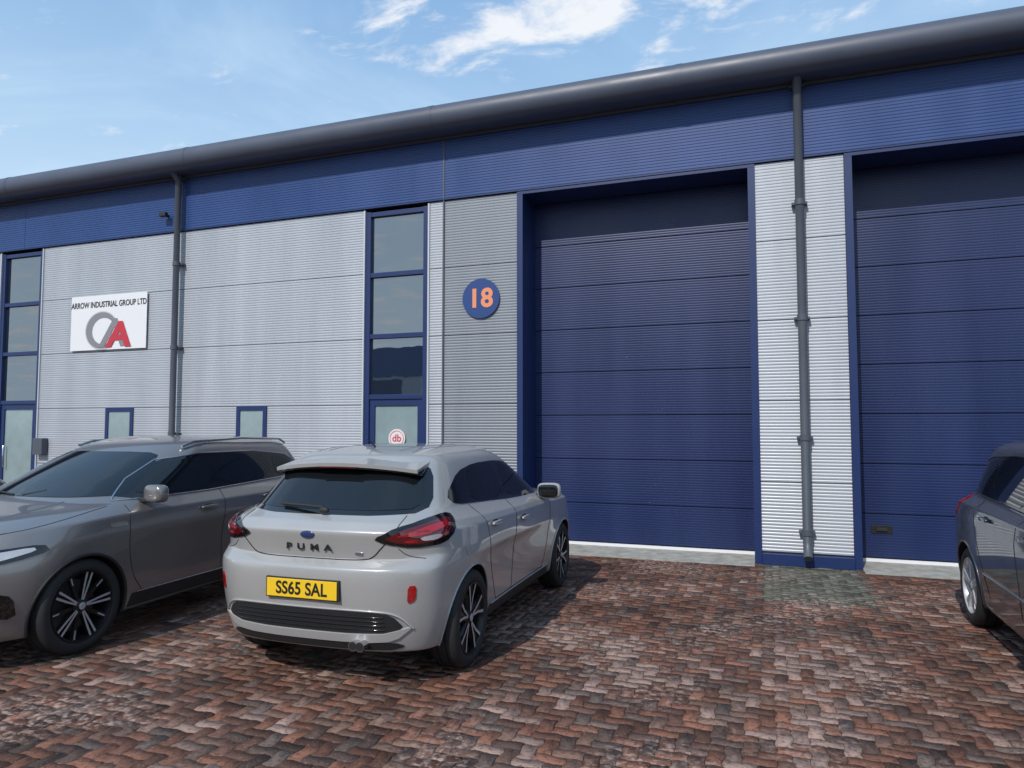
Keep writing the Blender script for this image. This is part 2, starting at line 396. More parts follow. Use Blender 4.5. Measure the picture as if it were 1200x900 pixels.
def proj(c,s,z,a,off=0):
    if a=='top': o=Vector((s,z,5)); d=Vector((0,0,-1))
    else:
        a=R(a); nn=Vector((math.cos(a),math.sin(a),0)); h=Vector((-math.sin(a),math.cos(a),0))
        o=h*s+nn*9+Vector((0,0,z)); d=-nn
    hit=c.bvh.ray_cast(o,d)
    if hit[0] is None: return None
    return hit[0]+hit[1]*off,hit[1]
def patch(c,name,poly,a,m,off=.003,th=.008,res=.035,sm=2,mirror=True):
    if sm: poly=smooth_poly(poly,sm)
    bm=bmesh.new(); vs=[bm.verts.new((p[0],p[1],0)) for p in poly]; bm.faces.new(vs)
    xs_=[p[0] for p in poly]; zs_=[p[1] for p in poly]
    for ax,(lo,hi) in ((0,(min(xs_),max(xs_))),(1,(min(zs_),max(zs_)))):
        k=lo+res
        while k<hi:
            no=(1,0,0) if ax==0 else (0,1,0); co=(k,0,0) if ax==0 else (0,k,0)
            bmesh.ops.bisect_plane(bm,geom=bm.verts[:]+bm.edges[:]+bm.faces[:],plane_co=co,plane_no=no); k+=res
    bad=[];nm={}
    for v in bm.verts:
        r=proj(c,v.co.x,v.co.y,a,off)
        if r is None: bad.append(v)
        else: v.co=r[0]; nm[v]=r[1]
    bmesh.ops.delete(bm,geom=bad,context='VERTS')
    be=[e for e in bm.edges if e.is_boundary]
    key={tuple(round(q,5) for q in v.co):nm[v] for e in be for v in e.verts}
    r=bmesh.ops.extrude_edge_only(bm,edges=be)
    for g in r['geom']:
        if isinstance(g,bmesh.types.BMVert):
            g.co=g.co-key.get(tuple(round(q,5) for q in g.co),Vector((0,0,0)))*th
    bmesh.ops.recalc_face_normals(bm,faces=bm.faces[:])
    me=bpy.data.meshes.new(name); bm.to_mesh(me); bm.free(); me.materials.append(m)
    me.polygons.foreach_set('use_smooth',[True]*len(me.polygons)); me.set_sharp_from_angle(angle=R(40))
    o=bpy.data.objects.new(name,me); col.objects.link(o); o.parent=c.E
    if mirror:
        m2=me.copy()
        for v in m2.vertices: v.co.x=-v.co.x
        m2.flip_normals(); o2=bpy.data.objects.new(name,m2); col.objects.link(o2); o2.parent=c.E
    return o
def line(c,name,pts,a,r=.003,m=DARK,off=0,mirror=True,closed=False,step=.02):
    if closed: pts=pts+[pts[0]]
    Q=[]
    for i in range(len(pts)-1):
        p,q=pts[i],pts[i+1]; n=max(1,int(math.hypot(q[0]-p[0],q[1]-p[1])/step))
        for k in range(n+(i==len(pts)-2)): Q.append((p[0]+(q[0]-p[0])*k/n,p[1]+(q[1]-p[1])*k/n))
    W=[]
    for s,z in Q:
        h=proj(c,s,z,a,off)
        if h: W.append(h[0])
    if len(W)<2: return
    tube(name,W,r,m,c.E,res=1)
    if mirror: tube(name,[(-w[0],w[1],w[2]) for w in W],r,m,c.E,res=1)
def chain(p,it=2):
    for _ in range(it):
        q=[p[0]]
        for i in range(len(p)-1):
            a,b=p[i],p[i+1]; q+=[(a[0]*.75+b[0]*.25,a[1]*.75+b[1]*.25),(a[0]*.25+b[0]*.75,a[1]*.25+b[1]*.75)]
        q.append(p[-1]); p=q
    return p
def blob(name,loc,r,m,parent,e=.6,rot=(0,0,0)):
    v=[];f=[];nu,nv=24,16
    sg=lambda t,k: math.copysign(abs(t)**k,t)
    for i in range(nv+1):
        ph=-math.pi/2+math.pi*i/nv
        for j in range(nu):
            th=2*math.pi*j/nu
            v.append((r[0]*sg(math.cos(ph),e)*sg(math.cos(th),e),r[1]*sg(math.cos(ph),e)*sg(math.sin(th),e),r[2]*sg(math.sin(ph),e)))
    for i in range(nv):
        for j in range(nu): f.append([i*nu+j,i*nu+(j+1)%nu,(i+1)*nu+(j+1)%nu,(i+1)*nu+j])
    o=mk(name,v,f,m,parent,smooth=True); o.location=loc; o.rotation_euler=rot; return o
def lathe(prof,n=56):
    v=[];f=[]
    for (x,r) in prof:
        for i in range(n): a=2*math.pi*i/n; v.append((x,r*math.cos(a),r*math.sin(a)))
    for k in range(len(prof)-1):
        for i in range(n): j=(i+1)%n; f.append([k*n+i,k*n+j,(k+1)*n+j,(k+1)*n+i])
    return v,f
def wheel(parent,y,sx,xo,RR,style,ph=0):
    W=empty('wheel'); W.parent=parent; W.location=(sx*xo,y,RR); W.rotation_euler=(ph,0,0) ; W.scale=(sx,1,1)
    rr=RR-.088
    v,f=lathe([(-.014,rr),(-.002,rr+.012),(.002,rr+.035),(-.004,RR-.028),(-.018,RR-.008),(-.04,RR-.001),(-.07,RR),(-.072,RR-.008),(-.080,RR-.008),(-.082,RR),(-.135,RR),(-.137,RR-.008),(-.145,RR-.008),(-.147,RR),(-.18,RR-.001),(-.2,RR-.01),(-.215,RR-.03),(-.22,rr+.03),(-.21,rr)])
    mk('tyre',v,f,RUB,W,smooth=True,sharp=45)
    v,f=lathe([(-.014,rr),(-.006,rr-.003),(-.006,rr-.012),(-.02,rr-.018),(-.06,rr-.028),(-.2,rr-.03)]); mk('rim',v,f,[ALLOYD if style!='mpv' else ALLOY],W,smooth=True,sharp=45)
    v,f=lathe([(-.12,.001),(-.12,rr-.07),(-.14,rr-.07)]); mk('brake_disc',v,f,mat('disc_metal',(.10,.10,.10),.4,.6),W,smooth=True,sharp=45)
    v,f=lathe([(-.16,.001),(-.16,rr-.02)]); mk('rim_back',v,f,DARK,W)
    v,f=lathe([(-.016,.001),(-.018,.028),(-.024,.034),(-.03,.065),(-.07,.075)],32); mk('hub',v,f,ALLOYD if style!='mpv' else ALLOY,W,smooth=True,sharp=40)
    V=[];F=[];I=[]
    def spoke(a0,a1,w0,w1,x0,x1,dep,mi,ms,r0=.045,r1=None):
        r1=r1 or rr-.012; o=len(V)
        for (r,a,w,x) in ((r0,a0,w0,x0),((r0+r1)/2,(a0*.45+a1*.55),(w0+w1)/2,(x0*.55+x1*.45)),(r1,a1,w1,x1)):
            ca,sa=math.cos(a),math.sin(a)
            for t in (-1,1):
                for xx in (x,x-dep):
                    wt=w*.5*(1 if xx==x else 1.25)
                    V.append((xx,r*ca-t*wt*sa,r*sa+t*wt*ca))
        for k in (0,4):
            F.extend([[o+k,o+k+2,o+k+6,o+k+4],[o+k+0,o+k+4,o+k+5,o+k+1],[o+k+2,o+k+3,o+k+7,o+k+6]]); I.extend([mi,ms,ms])
    for k in range(5):
        a=2*math.pi*k/5
        if style=='a':
            spoke(a-.07,a-.26,.014,.022,-.022,-.012,.03,0,1); spoke(a+.07,a+.26,.014,.022,-.022,-.012,.03,0,1)
            spoke(a,a,.06,.10,-.030,-.024,.02,1,1)
        elif style=='b':
            spoke(a-.13,a-.09,.013,.018,-.026,-.012,.035,0,1); spoke(a+.13,a+.09,.013,.018,-.026,-.012,.035,0,1); spoke(a+.628,a+.628,.028,.034,-.040,-.026,.02,1,1)
            spoke(a+.628,a+.628,.008,.012,-.038,-.024,.01,0,1,.1)
        else:
            spoke(a,a-.14,.03,.032,-.02,-.014,.035,0,0); spoke(a,a+.14,.03,.032,-.02,-.014,.035,0,0)
    mk('spokes',V,F,[ALLOY,ALLOYD],W,idx=I)
    if style!='mpv': blob('hub_cap',(-.014,0,0),(.006,.028,.028),ALLOY,W,1)
def arches(c,axles,Rw,m,r=.011,span=(-18,198)):
    for y in axles:
        pts=[(y+(Rw+.006)*math.cos(R(t)),.335+(Rw+.006)*math.sin(R(t))) for t in range(span[0],span[1]+1,4)]
        line(c,'wheel_arch_lip',pts,0,r,m,0)
def plate(c,yaw_front,z,txt,m,tilt=0):
    h=proj(c,0,z,90 if yaw_front else -90,.0)[0]
    s=1 if yaw_front else -1
    y=h.y+s*.012
    box('number_plate',-.262,.262,min(y,y+s*.008),max(y,y+s*.008),z-.058,z+.058,m,c.E,bev=.003)
    box('number_plate_surround',-.275,.275,min(y-s*.02,y-s*.001),max(y-s*.02,y-s*.001),z-.066,z+.066,PLAS,c.E,bev=.003)
    text('plate_text',txt,.112,(0,y+s*.010,z-.002),BLKT,c.E,rot=(R(90),0,R(180) if yaw_front else 0),ext=.001,off=.0022,sx=.88,space=1.02)
def mirrors(c,y,z,x,m):
    for s in (1,-1):
        blob('door_mirror',(s*(x+.08),y,z),(.115,.06,.075),m,c.E,.55,(0,0,s*R(12)))
        blob('mirror_stalk',(s*(x-.01),y+.01,z-.055),(.08,.03,.022),PLAS,c.E,.6)
        blob('mirror_glass',(s*(x+.08),y-.045,z),(.095,.025,.06),CGLASS,c.E,.5,(0,0,s*R(12)))
def handle(c,y,z):
    h=proj(c,y,z,0,.02)[0]
    for s in (1,-1):
        blob('door_handle',(s*h.x,y,z),(.014,.10,.016),c.paint,c.E,.5); 
        blob('handle_recess',(s*(h.x-.022),y,z-.004),(.006,.075,.028),DARK,c.E,.8)
def spoiler(c,y0,y1,w,z0,z1,m):
    v=[];f=[];n=24
    for i in range(n+1):
        t=-1+2*i/n; x=t*w; dy=.10*t*t; dz=-.045*t*t
        v+=[(x*.97,y1+dy*.5,z1+dz),(x,y0+dy,z0+dz),(x,y0+dy+.004,z0-.025+dz),(x*.97,y1-.02+dy*.6,z0-.075+dz)]
    for i in range(n):
        for k in range(4): a=4*i+k;b=4*i+(k+1)%4; f.append([a,b,b+4,a+4])
    f+=[[0,1,2,3],[4*n+3,4*n+2,4*n+1,4*n]]
    mk('roof_spoiler',v,f,m,c.E,smooth=True,sharp=35)

# ---------- pale grey crossover (tail to camera)
E1=empty('parked_car',(-2.86,3.92,0),R(1.7))
wA=lambda a,b:[(0,a-.09),(.30,a-.045),(.62,a-.003),(.78,a),(1.35,b),(2.6,b),(3.35,a),(4.2,a-.03)]
r1=[ring(.14,3.98,.14,.25,.72,[(0,.24),(.6,.22),(3.6,.21),(4.2,.23)]),
 ring(.10,4.08,.16,.28,wA(.83,.82),[(0,.255),(.6,.23),(3.6,.22),(4.2,.22)]),
 ring(.055,4.15,.18,.30,wA(.87,.84),[(0,.345),(.6,.36),(3.6,.36),(4.2,.36)]),
 ring(.015,4.19,.20,.34,wA(.90,.845),[(0,.50),(.8,.52),(4.2,.55)]),
 ring(-.01,4.19,.20,.36,wA(.912,.855),[(0,.735),(4.2,.68)]),
 ring(.005,4.17,.20,.37,wA(.910,.880),[(0,.785),(4.2,.76)]),
 ring(.080,4.14,.20,.38,wA(.907,.887),[(0,.825),(.6,.88),(4.2,.83)]),
 ring(.035,4.06,.24,.36,wA(.900,.885),[(0,1.01),(.7,.99),(1.5,.965),(3.2,.94),(4.2,.90)]),
 ring(.095,3.98,.24,.36,wA(.862,.860),[(0,1.07),(1.5,1.01),(3.2,.975),(4.2,.94)]),
 ring(.17,3.62,.24,.30,[(0,.78),(.8,.80),(2.8,.82),(4,.72)],[(0,1.10),(.6,1.09),(2.8,1.01),(3.7,1.02)]),
 ring(.22,3.12,.26,.28,[(0,.74),(.8,.76),(2.6,.785),(3.3,.74)],[(0,1.125),(.6,1.13),(2.6,1.05),(3.2,1.06)]),
 ring(.50,2.45,.20,.24,[(0,.60),(.9,.63),(2.2,.65),(3,.63)],[(.4,1.39),(1.0,1.43),(1.8,1.43),(2.5,1.37)]),
 ring(.55,2.28,.20,.22,[(0,.555),(.9,.58),(2.2,.59)],[(.4,1.45),(1.0,1.49),(1.8,1.495),(2.4,1.43)]),
 ring(.63,2.18,.16,.20,[(0,.44),(.9,.46),(2.2,.46)],[(.4,1.475),(1.0,1.52),(1.8,1.525),(2.4,1.455)],.1,.1),
 ring(.8,2.05,.1,.12,.22,[(.4,1.48),(1.0,1.535),(1.8,1.54),(2.4,1.475)],.1,.1)]
AX1=(.77,3.36)
c=build_body(E1,r1,{1:.4,5:.85,6:.75,7:.5,8:.55,10:.5,11:.4},AX1,.372,P1)
for y in AX1:
    for s in (1,-1): wheel(E1,y,s,.885,.337,'a',.3*y)
arches(c,AX1,.372,P1,.009)
dlo=[(2.86,1.045),(2.55,1.22),(2.28,1.345),(1.9,1.395),(1.35,1.395),(.98,1.35),(.66,1.20),(.74,1.13),(1.2,1.105),(2.0,1.06)]
patch(c,'window_surround',dlo,0,GBLK,.003,sm=1)
patch(c,'front_door_glass',[(2.70,1.075),(2.50,1.20),(2.25,1.325),(1.82,1.375),(1.80,1.09)],0,CGLASS,.006,sm=1)
patch(c,'rear_door_glass',[(1.73,1.095),(1.74,1.375),(1.38,1.375),(1.08,1.33),(1.02,1.13)],0,CGLASS,.006,sm=1)
patch(c,'rear_window_surround',[(-.62,1.10),(-.69,1.15),(-.60,1.38),(-.52,1.42),(.52,1.42),(.60,1.38),(.69,1.15),(.62,1.10)],-90,GBLK,.003,sm=1,mirror=False)
patch(c,'rear_window',[(-.585,1.125),(-.64,1.165),(-.54,1.37),(-.48,1.40),(.48,1.40),(.54,1.37),(.64,1.165),(.585,1.125)],-90,CGLASS,.007,sm=1,mirror=False)
patch(c,'windscreen',[(-.66,1.09),(-.55,1.40),(.55,1.40),(.66,1.09)],90,CGLASS,.004,sm=1,mirror=False)
spoiler(c,.39,.80,.575,1.432,1.505,P1)
spoiler(c,.405,.80,.582,1.418,1.47,GBLK)
box('high_brake_light',-.16,.16,.392,.40,1.398,1.406,REDD,E1)
lamp=[(.38,.975),(.52,1.035),(.72,1.075),(.90,1.10),(.97,1.085),(.95,.99),(.84,.925),(.62,.91),(.45,.94)]
patch(c,'tail_lamp_housing',lamp,-45,GBLK,.008,.012,sm=1)
patch(c,'tail_lamp_red',[(.44,.975),(.56,1.02),(.74,1.055),(.89,1.075),(.925,1.06),(.89,.995),(.80,.95),(.62,.935),(.50,.95)],-45,REDD,.012,.006,sm=1)
patch(c,'tail_lamp_bar',[(.50,.985),(.60,1.005),(.76,1.04),(.88,1.055),(.87,1.025),(.78,1.005),(.62,.985)],-45,REDL,.015,.005,sm=1)
patch(c,'tail_lamp_bar',[(.55,.955),(.62,.965),(.66,.95),(.60,.945)],-45,REDL,.015,.005,sm=1)
patch(c,'tail_lamp_white',[(.66,.978),(.80,.992),(.82,.975),(.77,.957),(.68,.955)],-45,CLR,.015,.005,sm=1)
line(c,'tailgate_line',chain([(.54,.94),(.50,.90),(.46,.855),(.40,.828),(0.0,.828)]),-90,.004)
line(c,'tailgate_side_line',chain([(.60,1.10),(.605,1.07),(.60,1.035)]),-90,.003)
line(c,'bumper_line',chain([(.60,.91),(.66,.86),(.78,.84)]),-60,.0025)
patch(c,'diffuser',[(-.50,.375),(-.67,.41),(-.60,.50),(-.45,.515),(.45,.515),(.60,.50),(.67,.41),(.50,.375)],-90,PLAS,.004,sm=1,mirror=False)
line(c,'diffuser_edge',chain([(.0,.527),(.46,.527),(.63,.51),(.71,.41)]),-90,.007,P1,.004)
for zz in (.405,.432,.459,.486): line(c,'diffuser_rib',[(0,zz),(.55,zz)],-90,.004,GBLK,.006)
patch(c,'skid_plate',[(-.40,.315),(-.60,.33),(-.72,.43),(-.64,.405),(-.50,.370),(.50,.370),(.64,.405),(.72,.43),(.60,.33),(.40,.315)],-90,SKID,.010,.012,sm=1,mirror=False)
patch(c,'lower_valance',[(-.55,.262),(-.66,.29),(-.60,.318),(-.4,.310),(.4,.310),(.60,.318),(.66,.29),(.55,.262)],-90,PLAS,.005,sm=1,mirror=False)
for x in (.36,.41):
    tube('exhaust_tip',[(x,.20,.305),(x,.02,.305)],.031,CHR,E1,res=8)
    tube('exhaust_bore',[(x,.20,.305),(x,.017,.305)],.026,DARK,E1,res=8)
patch(c,'reflector',[(.655,.57),(.66,.685),(.715,.685),(.71,.59)],-60,REDL,.006,sm=1)
plate(c,False,.645,'SS65 SAL',YEL)
hz=proj(c,0,.90,-90)[0]
text('badge_lettering','P U M A',.056,(0,hz.y-.004,.90),BLKT,E1,off=.0012,ext=.004,sx=1.5,space=1.2)
blob('badge',(0,proj(c,0,.985,-90)[0].y-.002,.985),(.055,.008,.024),mat('badge_blue',(.02,.04,.12),.2),E1,1)
blob('badge_small',(.36,proj(c,.36,.87,-90)[0].y-.0,.872),(.03,.006,.012),CHR,E1,.5)
tube('wiper',[(.05,.165,1.135),(.02,.175,1.15),(-.33,.235,1.155)],.009,PLAS,E1)
blob('wiper_hub',(.05,.160,1.13),(.035,.02,.02),PLAS,E1,.8)
line(c,'door_line',chain([(2.80,1.03),(2.84,.80),(2.80,.50),(2.68,.34)]),0)
line(c,'door_line',chain([(1.76,1.07),(1.78,.7),(1.76,.34)]),0)
line(c,'door_line',chain([(.96,1.11),(1.08,.88),(1.16,.66),(1.28,.46),(1.36,.34)]),0)
line(c,'sill_line',[(1.36,.335),(2.70,.335)],0)
patch(c,'sill_cladding',[(1.20,.24),(1.22,.32),(2.86,.32),(2.90,.24)],0,PLAS,.006,sm=0)
line(c,'sill_strip',[(1.25,.325),(2.84,.325)],0,.006,SKID,.006)
patch(c,'fuel_flap',[(.62,.80),(.62,.92),(.78,.92),(.78,.80)],0,P1,.0025,.006,sm=2)
handle(c,1.98,.90); handle(c,1.22,.95)
mirrors(c,2.66,1.07,.85,P1)
tube('antenna',[(0,.95,1.52),(0,.80,1.60)],.005,PLAS,E1)
for x in (.30,.40): line(c,'roof_rib',[(x,.75),(x,2.1)],'top',.004,P1)
patch(c,'head_lamp',[(2.35,.80),(2.30,.90),(2.75,.93),(2.80,.82)],45,CLR,.006,sm=2)
patch(c,'grille',[(-.55,.45),(-.62,.66),(.62,.66),(.55,.45)],90,PLAS,.006,mirror=False)
# ---------- metallic grey crossover (nose to camera)
E2=empty('parked_car',(-5.87,7.53,0),R(182))
wB=lambda a,b:[(0,a-.01),(.88,a),(1.5,b),(2.8,b),(3.58,a),(4.46,a-.05)]
r2=[ring(.2,4.26,.12,.34,.76,[(0,.28),(.6,.22),(4.4,.20)]),
 ring(.1,4.36,.12,.36,wB(.87,.86),[(0,.26),(.6,.22),(4.4,.20)]),
 ring(.05,4.42,.14,.38,wB(.90,.875),[(0,.40),(4.4,.36)]),
 ring(.0,4.46,.15,.40,wB(.92,.88),[(0,.58),(4.4,.54)]),
 ring(.02,4.46,.16,.42,wB(.925,.892),[(0,.76),(4.4,.70)]),
 ring(.06,4.40,.18,.44,wB(.922,.912),[(0,.90),(4.4,.83)]),
 ring(.12,4.28,.20,.42,wB(.895,.895),[(0,1.03),(1.5,1.0),(3.4,.99),(4.4,.915)]),
 ring(.2,3.92,.22,.34,[(0,.82),(.8,.835),(3.0,.845),(4,.76)],[(0,1.10),(.8,1.08),(2.8,1.05),(3.9,1.02)]),
 ring(.26,3.44,.24,.30,[(0,.77),(.8,.79),(2.8,.815),(3.5,.76)],[(0,1.15),(.8,1.12),(2.8,1.09),(3.5,1.08)]),
 ring(.50,2.72,.20,.26,[(0,.64),(.9,.665),(2.4,.69),(3,.66)],[(.4,1.42),(1.0,1.455),(2.0,1.475),(2.8,1.41)]),
 ring(.54,2.55,.20,.24,[(0,.59),(.9,.61),(2.4,.625)],[(.4,1.48),(1.0,1.525),(2.0,1.545),(2.7,1.48)]),
 ring(.64,2.42,.16,.20,[(0,.45),(.9,.48),(2.4,.48)],[(.4,1.50),(1.0,1.56),(2.0,1.585),(2.7,1.51)],.1,.1),
 ring(.8,2.25,.1,.12,.23,[(.4,1.52),(1.0,1.575),(2.0,1.60),(2.7,1.53)],.1,.1)]
AX2=(.86,3.58)
c=build_body(E2,r2,{1:.4,4:.3,5:.5,6:.6,8:.4,9:.3},AX2,.385,P2)
for y in AX2:
    for s in (1,-1): wheel(E2,y,s,.90,.348,'b',.5*y)
arches(c,AX2,.385,PLAS,.013)
dlo=[(3.20,1.085),(2.95,1.24),(2.62,1.39),(2.2,1.435),(1.4,1.43),(.9,1.38),(.55,1.22),(.62,1.16),(1.2,1.13),(2.2,1.09)]
line(c,'window_chrome',dlo,0,.007,CHR,.003,closed=True)
patch(c,'window_surround',dlo,0,GBLK,.003,sm=1)
patch(c,'front_door_glass',[(3.02,1.11),(2.84,1.24),(2.56,1.37),(2.14,1.41),(2.10,1.115)],0,CGLASS,.006,sm=1)
patch(c,'rear_door_glass',[(2.02,1.12),(2.05,1.41),(1.50,1.405),(1.22,1.38),(1.20,1.15)],0,CGLASS,.006,sm=1)
patch(c,'quarter_glass',[(1.13,1.155),(1.14,1.37),(.92,1.34),(.70,1.22),(.74,1.175)],0,CGLASS,.006,sm=1)
patch(c,'windscreen',[(-.70,1.115),(-.72,1.14),(-.58,1.42),(-.45,1.455),(.45,1.455),(.58,1.42),(.72,1.14),(.70,1.115)],90,CGLASS,.004,sm=1,mirror=False)
patch(c,'rear_window',[(-.62,1.15),(-.55,1.42),(.55,1.42),(.62,1.15)],-90,CGLASS,.004,sm=1,mirror=False)
for s in (1,-1): tube('roof_rail',[(s*.60,.75,1.50),(s*.60,.85,1.545),(s*.615,1.5,1.565),(s*.625,2.2,1.54),(s*.625,2.35,1.50)],.013,CHR,E2)
for s in (-1,1): tube('wiper',[(s*.05+.1,3.36,1.125),(s*.35+.25,3.27,1.16)],.008,PLAS,E2)
patch(c,'head_lamp',[(2.10,.80),(2.14,.855),(2.45,.835),(2.68,.78),(2.70,.73),(2.55,.72),(2.30,.755)],45,GBLK,.006,sm=1)
patch(c,'head_lamp_lens',[(2.18,.815),(2.20,.84),(2.45,.815),(2.62,.77),(2.62,.745),(2.52,.742),(2.34,.775)],45,CLR,.010,.005,sm=1)
patch(c,'grille_panel',[(-.42,.50),(-.56,.72),(-.50,.78),(.50,.78),(.56,.72),(.42,.50)],90,GBLK,.006,sm=1,mirror=False)
blob('star_badge',(0,proj(c,0,.66,90)[0].y+.01,.66),(.09,.012,.09),CHR,E2,1)
patch(c,'lower_intake',[(-.72,.27),(-.60,.42),(.60,.42),(.72,.27)],90,PLAS,.006,sm=1,mirror=False)
patch(c,'bumper_vent',[(2.28,.36),(2.30,.52),(2.42,.56),(2.52,.40)],45,GBLK,.006,sm=1)
plate(c,True,.42,'LD21 KXT',WHITE)
line(c,'bonnet_line',chain([(.78,3.30),(.80,3.7),(.74,4.0),(.55,4.20)]),'top',.003)
line(c,'bonnet_crease',chain([(.45,3.40),(.42,3.8),(.36,4.15)]),'top',.006,P2)
line(c,'door_line',chain([(3.16,1.05),(3.20,.80),(3.14,.50),(3.02,.35)]),0)
line(c,'door_line',chain([(2.06,1.10),(2.10,.7),(2.08,.35)]),0)
line(c,'door_line',chain([(1.02,1.15),(1.14,.92),(1.24,.70),(1.36,.5),(1.46,.35)]),0)
patch(c,'sill_cladding',[(1.28,.24),(1.30,.34),(3.12,.34),(3.16,.24)],0,PLAS,.006,sm=0)
line(c,'sill_strip',[(1.35,.345),(3.08,.345)],0,.005,CHR,.006)
handle(c,2.30,.95); handle(c,1.42,.98)
mirrors(c,2.97,1.13,.87,P2)
patch(c,'tail_lamp',[(.5,.92),(.52,1.02),(.85,1.04),(.9,.95)],-45,REDL,.008,sm=2)
patch(c,'wing_vent',[(3.20,.90),(3.22,.93),(3.38,.93),(3.36,.90)],0,CHR,.004,sm=0)
# ---------- dark people carrier (nose to camera, at the right edge)
E3=empty('parked_car',(2.47,7.85,0),R(180))
r3=[ring(.2,4.26,.12,.30,.76,[(0,.28),(.6,.22),(4.4,.20)]),
 ring(.1,4.36,.12,.32,wB(.86,.85),[(0,.26),(.6,.22),(4.4,.20)]),
 ring(.04,4.42,.14,.36,wB(.89,.87),[(0,.40),(4.4,.36)]),
 ring(.0,4.45,.15,.38,wB(.91,.885),[(0,.58),(4.4,.54)]),
 ring(.02,4.44,.16,.40,wB(.915,.90),[(0,.76),(4.4,.70)]),
 ring(.05,4.36,.18,.42,wB(.91,.905),[(0,.92),(4.4,.82)]),
 ring(.08,4.2,.20,.40,wB(.885,.885),[(0,1.02),(3.4,.98),(4.4,.90)]),
 ring(.12,3.95,.22,.34,[(0,.82),(.8,.83),(3.0,.84),(4,.76)],[(0,1.06),(2.8,1.02),(3.9,1.0)]),
 ring(.16,3.6,.24,.30,[(0,.78),(.8,.79),(2.8,.81),(3.5,.76)],[(0,1.10),(2.8,1.05),(3.5,1.06)]),
 ring(.34,2.72,.20,.26,[(0,.66),(.9,.68),(2.4,.70),(3,.67)],[(.3,1.45),(1.0,1.48),(2.0,1.49),(2.8,1.43)]),
 ring(.38,2.55,.20,.24,[(0,.61),(.9,.63),(2.4,.645)],[(.3,1.51),(1.0,1.56),(2.0,1.57),(2.7,1.51)]),
 ring(.48,2.42,.16,.20,[(0,.47),(.9,.50),(2.4,.50)],[(.3,1.54),(1.0,1.595),(2.0,1.61),(2.7,1.54)],.1,.1),
 ring(.6,2.25,.1,.12,.24,[(.3,1.55),(1.0,1.61),(2.0,1.625),(2.7,1.56)],.1,.1)]
AX3=(.70,3.48)
c=build_body(E3,r3,{1:.4,5:.35,6:.45,8:.4,9:.3},AX3,.36,P3)
for y in AX3:
    for s in (1,-1): wheel(E3,y,s,.89,.325,'mpv',.5*y)
arches(c,AX3,.36,P3,.009)
dlo=[(3.35,1.065),(3.0,1.24),(2.66,1.40),(2.2,1.455),(1.4,1.46),(.8,1.43),(.48,1.36),(.40,1.15),(.6,1.11),(2.2,1.07)]
line(c,'window_chrome',dlo,0,.006,PLAS,.003,closed=True)
patch(c,'window_surround',dlo,0,GBLK,.003,sm=1)
patch(c,'front_door_glass',[(3.05,1.09),(2.86,1.24),(2.58,1.385),(2.06,1.43),(2.02,1.09)],0,CGLASS,.006,sm=1)
patch(c,'rear_door_glass',[(1.95,1.095),(1.98,1.435),(1.3,1.435),(1.14,1.42),(1.10,1.12)],0,CGLASS,.006,sm=1)
patch(c,'quarter_glass',[(1.03,1.125),(1.05,1.42),(.80,1.40),(.54,1.33),(.50,1.17)],0,CGLASS,.006,sm=1)
patch(c,'windscreen',[(-.70,1.10),(-.58,1.45),(.58,1.45),(.70,1.10)],90,CGLASS,.004,sm=1,mirror=False)
patch(c,'rear_window',[(-.66,1.12),(-.58,1.45),(.58,1.45),(.66,1.12)],-90,CGLASS,.004,sm=1,mirror=False)
patch(c,'tail_lamp',[(.62,.86),(.60,1.05),(.80,1.08),(.93,1.04),(.88,.90),(.76,.84)],-45,REDL,.010,sm=1)
line(c,'door_line',chain([(3.16,1.05),(3.20,.80),(3.14,.50),(3.02,.35)]),0)
line(c,'door_line',chain([(2.0,1.08),(2.04,.7),(2.02,.35)]),0)
line(c,'door_line',chain([(.92,1.1),(1.02,.88),(1.10,.70),(1.20,.5),(1.28,.35)]),0)
line(c,'side_moulding',[(1.2,.52),(3.1,.50)],0,.012,P3,.002)
handle(c,2.24,.93); handle(c,1.32,.96)
mirrors(c,2.98,1.10,.87,P3)
patch(c,'head_lamp',[(2.10,.74),(2.14,.85),(2.45,.86),(2.70,.80),(2.66,.72)],45,CLR,.006,sm=1)
patch(c,'grille',[(-.5,.55),(-.55,.70),(.55,.70),(.5,.55)],90,PLAS,.006,mirror=False)
spoiler(c,.22,.60,.58,1.52,1.565,P3)
# ------------------------------------------------------------ world / light / camera
sv=Vector((-.15,-.85,0)).normalized()*math.cos(R(43)); sv.z=math.sin(R(43))
w=bpy.data.worlds.new('World'); sc.world=w; w.use_nodes=True; nt=w.node_tree;N=nt.nodes;L=nt.links
w.cycles.sampling_method='MANUAL'; w.cycles.sample_map_resolution=256
bg=N['Background']; bg.inputs['Strength'].default_value=.12
sky=N.new('ShaderNodeTexSky'); sky.sky_type='NISHITA'; sky.sun_disc=False; sky.sun_elevation=R(43); sky.sun_rotation=math.atan2(sv.x,sv.y)
sky.air_density=1.0; sky.dust_density=1.2; sky.ozone_density=1.0
tc=N.new('ShaderNodeTexCoord'); sp=N.new('ShaderNodeSeparateXYZ'); L.new(tc.outputs['Generated'],sp.inputs[0])
def M(op,a,b=None,cl_=False):
    q=N.new('ShaderNodeMath'); q.operation=op; q.use_clamp=cl_
    for i,x in enumerate((a,b)):
        if x is None: continue
        if isinstance(x,(int,float)): q.inputs[i].default_value=x
        else: L.new(x,q.inputs[i])
    return q.outputs[0]
zc=M('MAXIMUM',sp.outputs[2],.04); zz=M('ADD',zc,.12)
cu_=M('DIVIDE',sp.outputs[0],zz); cv_=M('DIVIDE',sp.outputs[1],zz)
cb=N.new('ShaderNodeCombineXYZ'); L.new(cu_,cb.inputs[0]); L.new(cv_,cb.inputs[1])
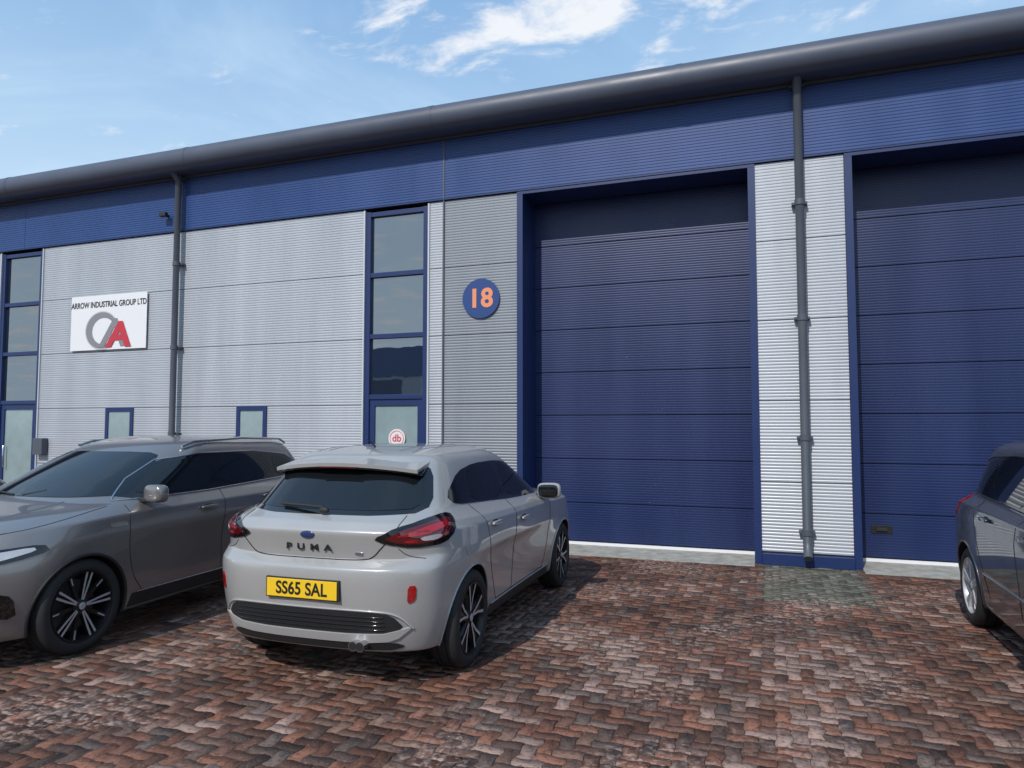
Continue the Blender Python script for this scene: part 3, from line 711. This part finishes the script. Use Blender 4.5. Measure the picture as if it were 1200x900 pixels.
def nz(s,d,dist,off):
    mp=N.new('ShaderNodeMapping'); mp.inputs['Location'].default_value=off; mp.inputs['Scale'].default_value=(1,1.5,1); L.new(cb.outputs[0],mp.inputs['Vector'])
    n=N.new('ShaderNodeTexNoise'); n.inputs['Scale'].default_value=s; n.inputs['Detail'].default_value=d; n.inputs['Distortion'].default_value=dist; n.inputs['Roughness'].default_value=.62; L.new(mp.outputs[0],n.inputs['Vector']); return n.outputs['Fac']
def mr(x,a,b,c_=0,d=1):
    r=N.new('ShaderNodeMapRange'); r.interpolation_type='SMOOTHSTEP'; r.inputs['From Min'].default_value=a; r.inputs['From Max'].default_value=b; r.inputs['To Min'].default_value=c_; r.inputs['To Max'].default_value=d; L.new(x,r.inputs['Value']); return r.outputs[0]
def gauss(cx,cy,sx,sy):
    a=M('DIVIDE',M('SUBTRACT',cu_,cx),sx); b=M('DIVIDE',M('SUBTRACT',cv_,cy),sy)
    return M('POWER',2.718,M('MULTIPLY',M('ADD',M('MULTIPLY',a,a),M('MULTIPLY',b,b)),-1))
fine=nz(5.2,8,.3,(1.3,.4,0)); behind=mr(cv_,.3,-.6,0,.10)
g=M('ADD',M('MULTIPLY',gauss(-.40,1.31,.24,.13),.30),M('ADD',M('MULTIPLY',gauss(.14,1.44,.34,.10),.10),M('MULTIPLY',gauss(-.72,1.20,.13,.06),.18)))
cl=mr(M('ADD',M('ADD',fine,g),behind),.59,.82,0,.95)
veil=M('MULTIPLY',mr(nz(.9,5,.8,(5,2,0)),.40,.75),.35)
haze=mr(sp.outputs[2],.10,.62,.85,.0)
m0=N.new('ShaderNodeMix'); m0.data_type='RGBA'; m0.inputs[0].default_value=.65; L.new(sky.outputs[0],m0.inputs[6]); m0.inputs[7].default_value=(2.5,4.8,8.1,1)
m1=N.new('ShaderNodeMix'); m1.data_type='RGBA'; L.new(M('MINIMUM',M('ADD',haze,veil),.95),m1.inputs[0]); L.new(m0.outputs[2],m1.inputs[6]); m1.inputs[7].default_value=(5.5,7.1,8.5,1)
mx=N.new('ShaderNodeMix'); mx.data_type='RGBA'; L.new(cl,mx.inputs[0]); L.new(m1.outputs[2],mx.inputs[6]); mx.inputs[7].default_value=(7.6,7.8,8.2,1)
L.new(mx.outputs[2],bg.inputs['Color'])
s=bpy.data.lights.new('sun','SUN'); s.energy=3.3; s.angle=R(.6); s.color=(1,.945,.88); so=bpy.data.objects.new('sun',s); col.objects.link(so); so.rotation_euler=sv.to_track_quat('Z','Y').to_euler(); so.location=(-10,-20,20)
cam=bpy.data.cameras.new('camera'); cam.sensor_width=36; cam.lens=24.96; cam.clip_end=2000; cam.clip_start=.05
co=bpy.data.objects.new('camera',cam); co.location=(0,0,1.7); co.rotation_euler=(R(93.3),0,R(19.9)); col.objects.link(co); sc.camera=co
sc.view_settings.view_transform='Standard'; sc.view_settings.look='None'; sc.view_settings.exposure=0
